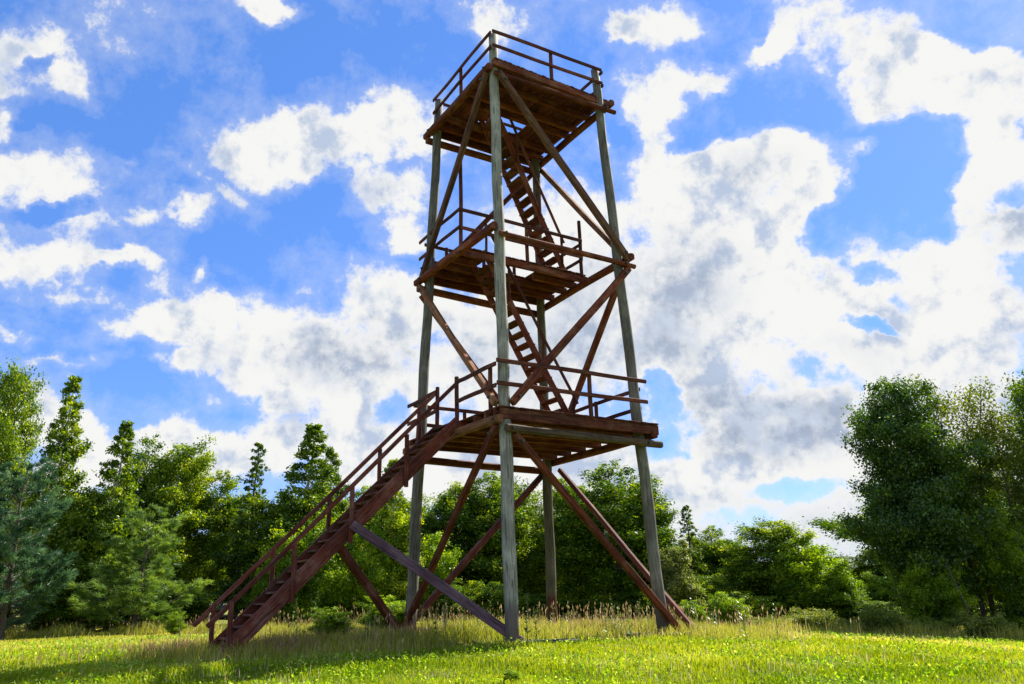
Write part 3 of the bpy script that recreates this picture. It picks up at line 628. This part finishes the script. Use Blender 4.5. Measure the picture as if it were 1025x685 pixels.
for i in range(80):
    x=random.uniform(-6.5,5.5); y=random.uniform(-3.0,4.5)+(.35*x if x<0 else .2*x)*.5
    o=D.objects.new('tall_weed',WM[i%4]); COL.objects.link(o); o.location=(x,y,gz(x,y)); s=random.uniform(.35,1.0); o.scale=(s,s,s); o.rotation_euler=(0,0,random.uniform(0,6))
    tag(o,'weed with narrow leaves standing loose in the uncut grass round the tower','weed','loose weeds in the uncut grass')

# ------------------------------------------------------------------ parked cars at the wood's edge, shed
def car(paint,loc,rot,label):
    e=empty('parked_car',loc,rot); tag(e,label,'car')
    def section(prof,y0,y1,inset,name,mat,par,bev=.05):
        import bmesh
        bm=bmesh.new(); L=[];R_=[]
        for (x,z,k) in prof:
            L.append(bm.verts.new((x,y0+inset*k,z))); R_.append(bm.verts.new((x,y1-inset*k,z)))
        n=len(prof); bm.faces.new(L); bm.faces.new(R_[::-1])
        for i in range(n): bm.faces.new((L[i],R_[i],R_[(i+1)%n],L[(i+1)%n]))
        bmesh.ops.recalc_face_normals(bm,faces=bm.faces); bmesh.ops.bevel(bm,geom=bm.edges[:]+bm.verts[:],offset=bev,segments=3,profile=.6,affect='EDGES')
        me=D.meshes.new(name); bm.to_mesh(me); bm.free()
        for p in me.polygons: p.use_smooth=True
        return link(name,me,mat,par)
    body=section([(-2.1,.3,0),(-2.15,.62,0),(-2.02,.88,0),(-1.6,.93,0),(1.05,.95,0),(1.95,.78,0),(2.15,.6,0),(2.12,.3,0),(1.75,.24,0),(-1.75,.24,0)],-.86,.86,.03,'body',paint,e)
    cab=section([(-1.75,.93,0),(-1.35,1.36,1),(-.9,1.45,1),(.25,1.43,1),(1.0,.94,0)],-.8,.8,.16,'roof',paint,e,.04)
    g=MB()   # windscreen and rear screen stand just proud of the cabin
    g.add([(1.0,-.70,.965),(1.0,.70,.965),(.30,.57,1.40),(.30,-.57,1.40)],[(0,1,2,3)])
    g.add([(1.012,-.70,.975),(1.012,.70,.975),(.312,.57,1.41),(.312,-.57,1.41)],[(0,1,2,3)])
    g.build('windscreen',GLASS,e)
    g=MB(); g.add([(-1.78,-.68,.965),(-1.78,.68,.965),(-1.40,.56,1.32),(-1.40,-.56,1.32)],[(0,3,2,1)]); g.build('rear_window',GLASS,e)
    for s in (-1,1):
        g=MB(); yb=s*.815; yt=s*.655
        g.add([(-1.55,yb,.965),(-.35,yb,.965),(-.35,yt,1.37),(-1.2,yt,1.34)],[(0,1,2,3)])
        g.add([(-.27,yb,.965),(.80,yb,.965),(.22,yt,1.37),(-.27,yt,1.37)],[(0,1,2,3)]); g.build('side_window',GLASS,e)
        h=MB(); h.box(2.02,2.14,s*.62-.17,s*.62+.17,.58,.7,.03); h.build('headlight',LAMP,e)
        h=MB(); h.box(-2.18,-2.1,s*.66-.13,s*.66+.13,.62,.8,.03); h.build('tail_light',TAIL,e)
        for x in (-1.32,1.35):
            w=MB(); w.tube([(x,s*.70,.31),(x,s*.72,.31),(x,s*.87,.31),(x,s*.89,.31)],[.26,.315,.315,.26],24); wo=w.build('wheel',RUBBER,e,smooth=True)
            w=MB(); w.tube([(x,s*.87,.31),(x,s*.90,.31)],[.19,.17],16); w.build('rim',RIM,wo)
    return e
GLASS,_nt,_o=new_mat('car_glass'); _p=_nt('ShaderNodeBsdfPrincipled',{'Base Color':(.03,.04,.05,1),'Roughness':.06,'Specular IOR Level':.8}); _nt.l.new(_p.outputs[0],_o.inputs[0])
def paint(n,c):
    m,nt,o=new_mat(n); p=nt('ShaderNodeBsdfPrincipled',{'Base Color':(*c,1),'Roughness':.28,'Coat Weight':.6,'Coat Roughness':.08}); nt.l.new(p.outputs[0],o.inputs[0]); return m
LAMP=simple('lamp_glass',(.6,.6,.6),.2); TAIL=simple('tail_lens',(.35,.02,.02),.3); RUBBER=simple('tyre_rubber',(.02,.02,.02),.9); RIM=simple('wheel_metal',(.45,.45,.47),.35,.7)
c1=(-22.3,33.0); c2=(-25.6,31.9)
car(paint('dark_blue_paint',(.02,.035,.09)),(c1[0],c1[1],gz(*c1)+.25),-.25,'dark blue parked car at the wood edge just left of the stair foot')
car(paint('black_paint',(.015,.017,.025)),(c2[0],c2[1],gz(*c2)+.25),-.1,'blackish parked car in the shade behind the young pine trunk')
# shed
sx,sy=22.3,33.5; e=empty('garden_shed',(sx,sy,gz(sx,sy)),.5); e.scale=(.55,.55,.66); tag(e,'small dark blue grey shed with a pale roof left of the huge alder','shed')
SHW=simple('blue_grey_boards',(.07,.085,.14),.8,0,.3,3); SHR=simple('pale_roof_sheet',(.26,.25,.27),.6,0,.2,2)
import bmesh
bm=bmesh.new(); prof_=[(-1.5,0),(1.5,0),(1.5,2.1),(0,3.0),(-1.5,2.1)]
L=[bm.verts.new((x,-1.6,z)) for x,z in prof_]; R_=[bm.verts.new((x,1.6,z)) for x,z in prof_]
bm.faces.new(L); bm.faces.new(R_[::-1])
for i in range(5): bm.faces.new((L[i],R_[i],R_[(i+1)%5],L[(i+1)%5]))
bmesh.ops.recalc_face_normals(bm,faces=bm.faces); me=D.meshes.new('wall'); bm.to_mesh(me); bm.free(); link('wall',me,SHW,e)
for s in (-1,1):
    m=MB(); m.box(0,1.95,-1.85,1.85,0,.06,.01); m.build('roof_panel',SHR,e,Matrix.Translation((0,0,3.02))@(Matrix.Rotation(0 if s>0 else PI,4,'Z'))@Matrix.Rotation(math.atan2(.9,1.5),4,'Y'))
m=MB(); m.box(-.45,.45,-1.66,-1.61,.05,1.9,.01); d=m.build('door',simple('shed_door_boards',(.05,.06,.09),.8),e); m=MB(); m.box(.3,.36,-1.72,-1.665,.9,1.05,.01); m.build('handle',BOLT,d)

# ------------------------------------------------------------------ sky: Nishita air with clouds, laid out by azimuth and elevation
CLOUD= [(-0.653,0.58,0.0354,0.0275,0.3,0.95),(-0.652,0.532,0.0346,0.0181,0.28,0.8),(-0.592,0.553,0.0197,0.0268,0.25,0.8),(-0.643,0.497,0.0141,0.0102,0.27,0.9),(-0.618,0.443,0.0626,0.038,0.23,1.2),(-0.6,0.362,0.0545,0.0302,0.18,1.1),(-0.517,0.37,0.0434,0.0079,0.15,0.8),(-0.491,0.429,0.0321,0.0101,0.34,0.6),(-0.525,0.47,0.0135,0.0066,0.19,0.45),(-0.433,0.452,0.0242,0.0137,0.31,1),(-0.419,0.389,0.0095,0.0129,0.12,0.8),(-0.393,0.348,0.0083,0.019,0.1,0.6),(-0.359,0.53,0.0496,0.0367,0.13,1.1),(-0.263,0.552,0.0825,0.0281,0.01,1.1),(-0.165,0.576,0.0641,0.0332,-0.1,1.1),(-0.17,0.498,0.0669,0.0339,0.04,0.8),(-0.162,0.447,0.0548,0.0173,0.03,0.7),(-0.364,0.689,0.0495,0.0128,0.02,1.1),(-0.046,0.695,0.054,0.0203,-0.2,0.8),(0.221,0.685,0.0466,0.0214,-0.14,1.0),(0.16,0.677,0.0207,0.0131,-0.11,1),(-0.471,0.31,0.0573,0.0173,0.11,1),(-0.559,0.327,0.0408,0.0088,0.15,0.6),(-0.401,0.477,0.0732,0.0071,-0.19,0.4),(-0.595,0.285,0.0231,0.0065,0.14,0.7),(-0.56,0.266,0.0597,0.0066,0.02,0.6),(-0.287,0.295,0.1431,0.0516,-0.21,1.2),(-0.168,0.362,0.066,0.0354,-0.31,1.1),(-0.371,0.272,0.0705,0.0311,0.07,1),(-0.444,0.266,0.0166,0.0116,0.09,0.5),(-0.559,0.216,0.0487,0.0328,0.09,1.1),(-0.451,0.17,0.0383,0.0297,0.05,1.2),(-0.383,0.15,0.0502,0.0256,0.03,1),(-0.276,0.198,0.115,0.0511,0.02,1.2),(-0.164,0.15,0.0996,0.0368,-0.01,1.0),(-0.524,0.142,0.0883,0.0437,0.05,0.9),(-0.037,0.198,0.1416,0.0753,-0.02,0.9),(0.034,0.061,0.1476,0.0717,-0.03,1),(0.177,0.588,0.0398,0.0461,-0.11,0.9),(0.23,0.61,0.0225,0.0225,-0.14,0.6),(0.205,0.52,0.0823,0.0534,-0.12,1.1),(0.144,0.466,0.0686,0.0734,-0.09,1),(0.247,0.472,0.0794,0.0538,-0.14,1.2),(0.354,0.491,0.0729,0.0415,-0.19,1.3),(0.385,0.45,0.0629,0.0404,-0.19,1.2),(0.266,0.415,0.1284,0.0726,-0.13,1.3),(0.344,0.343,0.1015,0.0537,-0.15,1.2),(0.187,0.35,0.1104,0.0871,-0.09,1.2),(0.408,0.3,0.047,0.0187,-0.16,1),(0.006,0.323,0.1205,0.0762,-0.03,1),(0.025,0.449,0.0836,0.0622,-0.04,0.8),(0.434,0.645,0.0585,0.0248,-0.25,0.9),(0.372,0.635,0.0264,0.0149,-0.22,0.7),(0.488,0.576,0.0614,0.0399,-0.27,1.2),(0.527,0.54,0.0672,0.0356,-0.29,1.2),(0.589,0.521,0.0677,0.0388,-0.32,1.2),(0.605,0.456,0.0297,0.0619,-0.31,1.1),(0.351,0.628,0.0254,0.014,-0.21,0.9),(0.293,0.609,0.0293,0.0138,0.12,0.9),(0.462,0.493,0.0197,0.0121,-0.24,1.1),(0.57,0.434,0.0224,0.0477,-0.28,1),(0.585,0.364,0.0386,0.0372,-0.26,1.2),(0.52,0.344,0.0462,0.0266,-0.22,1.1),(0.485,0.39,0.0285,0.0155,-0.49,0.8),(0.554,0.283,0.0722,0.0348,-0.2,1.2),(0.472,0.258,0.0675,0.0294,-0.16,1.1),(0.312,0.281,0.1072,0.0338,-0.12,1.1),(0.323,0.183,0.1256,0.0428,-0.09,1.3),(0.222,0.247,0.0371,0.0222,-0.09,0.9),(0.499,0.203,0.0938,0.0443,-0.14,1.2),(0.199,0.132,0.0842,0.0314,-0.06,0.9),(0.28,0.121,0.0919,0.0236,-0.06,1),(0.318,0.061,0.1207,0.0341,-0.05,1),(0.432,0.11,0.122,0.0668,-0.08,1),(0.57,0.129,0.0703,0.0626,-0.12,1),(0.088,0.144,0.0751,0.0616,-0.04,0.6)]
HOLE= [(0.255,0.537,0.0286,0.0147,0.32,0.7),(0.559,0.459,0.0208,0.0318,-0.28,0.6),(0.061,0.592,0.0438,0.035,-0.06,0.5),(0.144,0.538,0.0225,0.0357,-0.1,0.8),(0.436,0.334,0.0177,0.0115,-0.18,0.6),(0.36,0.365,0.0143,0.0071,-0.16,0.3),(-0.597,0.507,0.0426,0.0063,0.24,0.5),(-0.593,0.415,0.0348,0.0086,0.21,0.9),(-0.494,0.227,0.0575,0.0227,0.08,0.7),(-0.359,0.201,0.0462,0.0143,0.04,0.6),(-0.177,0.214,0.0329,0.0224,0.01,0.9),(0.174,0.241,0.0176,0.0274,-0.07,0.9),(0.428,0.285,0.0372,0.0081,-0.34,1.2),(0.4,0.38,0.0256,0.0303,-0.18,1.1),(0.138,0.557,0.0142,0.0141,-0.09,0.9),(0.1,0.518,0.0283,0.0217,-0.08,0.8),(0.49,0.444,0.0499,0.0608,-0.24,1.2),(0.629,0.573,0.0615,0.0214,-0.36,0.9),(0.065,0.649,0.0598,0.0337,-0.06,0.6),(0.285,0.556,0.06,0.0301,-0.01,0.8),(0.392,0.564,0.0506,0.0275,-0.22,0.8),(0.172,0.176,0.0222,0.0172,-0.06,0.6),(0.401,0.181,0.0107,0.0162,-0.11,0.4),(0.313,0.11,0.0672,0.0081,-0.07,0.7),(0.589,0.407,0.0137,0.0127,-0.28,0.8),(0.033,0.617,0.0888,0.046,-0.05,0.3),(0.426,0.406,0.023,0.0138,-0.2,0.8),(0.356,0.655,0.0135,0.0127,-0.21,0.6),(-0.62,0.575,0.0129,0.008,0.28,0.6)]
GREY= [(-0.237,0.287,0.0761,0.0248,0.03,0.9),(-0.166,0.299,0.0782,0.0377,0.02,0.7),(0.32,0.482,0.0511,0.0281,-0.17,0.6),(0.208,0.36,0.0905,0.0557,-0.1,0.65),(0.159,0.402,0.0668,0.0372,-0.09,0.35),(0.334,0.182,0.1076,0.0379,-0.09,1.1),(0.248,0.202,0.0601,0.0317,-0.08,0.8),(0.595,0.367,0.0286,0.0317,-0.26,1),(0.577,0.3,0.0283,0.0214,-0.22,0.5),(0.163,0.295,0.1029,0.0376,-0.08,0.45),(0.277,0.092,0.1139,0.021,-0.06,0.6),(0.003,0.234,0.1172,0.0758,-0.03,0.4),(0.487,0.194,0.0796,0.0278,-0.13,0.3),(0.292,0.028,0.1767,0.0338,-0.04,0.3),(0.046,0.322,0.08,0.0634,-0.05,0.5),(0.413,0.261,0.0658,0.0163,-0.14,0.4)]

CLOUD_GAIN=.47; SKY_SAT=1.2; SKY_VAL=.85; SKY_TINT=(.85,.9,1.2); EXPO=1.1; AIRC=(.62,1.6,4.3)
w=D.worlds.new('World'); S.world=w; w.use_nodes=True; nt=NT(tree=w.node_tree); nt.n.clear()
out=nt('ShaderNodeOutputWorld')
sky=nt('ShaderNodeTexSky',sky_type='NISHITA'); sky.sun_disc=False; sky.sun_elevation=SUN_EL; sky.sun_rotation=SUN_AZ; sky.air_density=1.0; sky.dust_density=.15; sky.ozone_density=2.0
STR=.10
geo=nt('ShaderNodeTexCoord').outputs['Generated']
sep=nt('ShaderNodeSeparateXYZ',{0:geo}); X,Y,Z=sep.outputs
az=nt.m('ARCTAN2',X,Y); el=nt.m('ARCSINE',Z)
warp=nt.noise(geo,9,5,.6); 
wv=nt('ShaderNodeVectorMath',{0:warp.outputs['Color'],1:(.5,.5,.5)},operation='SUBTRACT').outputs[0]
wv=nt('ShaderNodeVectorMath',{0:wv,'Scale':.11},operation='SCALE').outputs[0]
base=nt('ShaderNodeCombineXYZ',{0:az,1:el,2:0.}).outputs[0]
pos=nt('ShaderNodeVectorMath',{0:base,1:wv},operation='ADD').outputs[0]
pos=nt('ShaderNodeVectorMath',{0:pos,1:(1,1,0)},operation='MULTIPLY').outputs[0]
def blobs(L,k=1.6):
    acc=None
    for a,e_,ra,re,ro,am in L:
        mp=nt('ShaderNodeMapping',{'Vector':pos,'Location':(a,e_,0),'Rotation':(0,0,ro),'Scale':(ra*k,re*k,1)}); mp.vector_type='TEXTURE'
        g=nt('ShaderNodeTexGradient',{0:mp.outputs[0]},gradient_type='SPHERICAL').outputs[1]
        acc=nt.m('MULTIPLY',g,am) if acc is None else nt.m('MULTIPLY_ADD',g,am,acc)
    return acc
cl=blobs(CLOUD); ho=blobs(HOLE,1.6); gy=blobs(GREY,1.9)
front=nt.mapr(nt.m('ABSOLUTE',az),.85,1.1,0,1)
# generic cover outside the mapped patch of sky
gen=nt.mapr(nt.noise(geo,2.6,3,.5).outputs[0],.48,.62,0,.8)
cl=nt.m('ADD',nt.m('MULTIPLY',cl,1.),nt.m('MULTIPLY',gen,front))
def fbm(vec,sc=11,de=11,ro=.65):
    return nt('ShaderNodeTexNoise',{'Vector':vec,'Scale':sc,'Detail':de,'Roughness':ro,'Lacunarity':2.1}).outputs[0]
def shift(k): return nt('ShaderNodeVectorMath',{0:geo,1:tuple(SUN_DIR*k)},operation='ADD').outputs[0]
n1=fbm(geo); big=fbm(geo,8,3,.5); 
bil=nt.m('SUBTRACT',big,fbm(shift(.035),8,3,.5)); sml=nt.m('SUBTRACT',fbm(geo,17,6,.58),fbm(shift(.014),17,6,.58))
dens=nt.m('ADD',nt.m('MAXIMUM',nt.m('SUBTRACT',nt.m('MINIMUM',nt.m('MULTIPLY',cl,1.12),1.0),nt.m('MULTIPLY',ho,1.35)),-.12),nt.m('MULTIPLY',nt.m('SUBTRACT',n1,.5),3.0))
cover=nt.mapr(dens,.20,.74,0,1,True)
veil=nt.mapr(dens,-.15,.5,0,.28)
edge=nt.mapr(dens,.5,1.3,0,1,True)
greyf=nt.mapr(nt.m('ADD',nt.m('MULTIPLY',gy,1.2),nt.m('ADD',nt.m('MULTIPLY',nt.m('SUBTRACT',big,.5),1.1),nt.m('MULTIPLY',nt.m('SUBTRACT',n1,.5),.5))),.15,1.15,0,1,True)
greyf=nt.m('MULTIPLY',greyf,edge)
lum=nt.m('ADD',.875,nt.m('ADD',nt.m('MULTIPLY',bil,2.2),nt.m('MULTIPLY',sml,2.6)),clamp=True)
lum=nt.m('ADD',nt.m('MULTIPLY',nt.m('SUBTRACT',lum,1.),nt.mapr(edge,0,1,.35,1.)),1.)
WHITE=(.92,.92,.90); SH=(.50,.59,.76); GR=(.40,.47,.60)
ccol=nt.mix(nt.mapr(lum,.42,.97,0,1,True),SH,WHITE)
ccol=nt.mix(nt.m('MULTIPLY',greyf,.85),ccol,nt.mix(nt.mapr(sml,-.08,.08),tuple(c*.9 for c in GR),tuple(c*1.25 for c in GR)))
CB=nt('ShaderNodeVectorMath',{0:ccol,'Scale':CLOUD_GAIN/STR},operation='SCALE').outputs[0]
air=nt('ShaderNodeHueSaturation',{'Color':sky.outputs[0],'Saturation':SKY_SAT,'Value':SKY_VAL}).outputs[0]
air=nt.mix(1.,air,SKY_TINT,'MULTIPLY')
air=nt.mix(.5,air,AIRC)
sk=nt.mix(nt.m('MAXIMUM',cover,veil),air,CB)
lowhaze=nt.mapr(Z,0,.12,.5,0)
sk=nt.mix(lowhaze,sk,tuple(c/STR for c in (.62*CLOUD_GAIN,.72*CLOUD_GAIN,.86*CLOUD_GAIN)))
bg=nt('ShaderNodeBackground',{'Color':sk,'Strength':STR}); nt.l.new(bg.outputs[0],out.inputs[0])
w.cycles.sampling_method='MANUAL'; w.cycles.sample_map_resolution=512
sl=D.lights.new('sun','SUN'); sl.energy=5; sl.angle=math.radians(.5); sl.color=(1,.95,.86)
so=D.objects.new('sun',sl); COL.objects.link(so); so.rotation_euler=SUN_DIR.to_track_quat('Z','Y').to_euler(); so.location=SUN_DIR*60

# ------------------------------------------------------------------ camera
cam=D.cameras.new('camera'); co=D.objects.new('camera',cam); COL.objects.link(co); S.camera=co
Rw=((0.9993311807021819,0.02580455499628566,-0.025909770701936983),(-0.016745609097239492,0.9528188977913341,0.30307710667034854),(0.03250808902943594,-0.3024405279607067,0.9526137471160614))
co.matrix_world=Matrix(((Rw[0][0],Rw[2][0],-Rw[1][0],0),(Rw[0][1],Rw[2][1],-Rw[1][1],-20.319),(Rw[0][2],Rw[2][2],-Rw[1][2],.96),(0,0,0,1)))
cam.sensor_width=36; cam.lens=36*787.15/1025; cam.clip_end=5000; cam.clip_start=.1
S.view_settings.view_transform='Standard'; S.view_settings.look='None'; S.view_settings.gamma=1; S.view_settings.exposure=EXPO
S.render.resolution_x=1024; S.render.resolution_y=684
S.cycles.max_bounces=8; S.cycles.diffuse_bounces=3; S.cycles.transmission_bounces=5; S.cycles.transparent_max_bounces=4
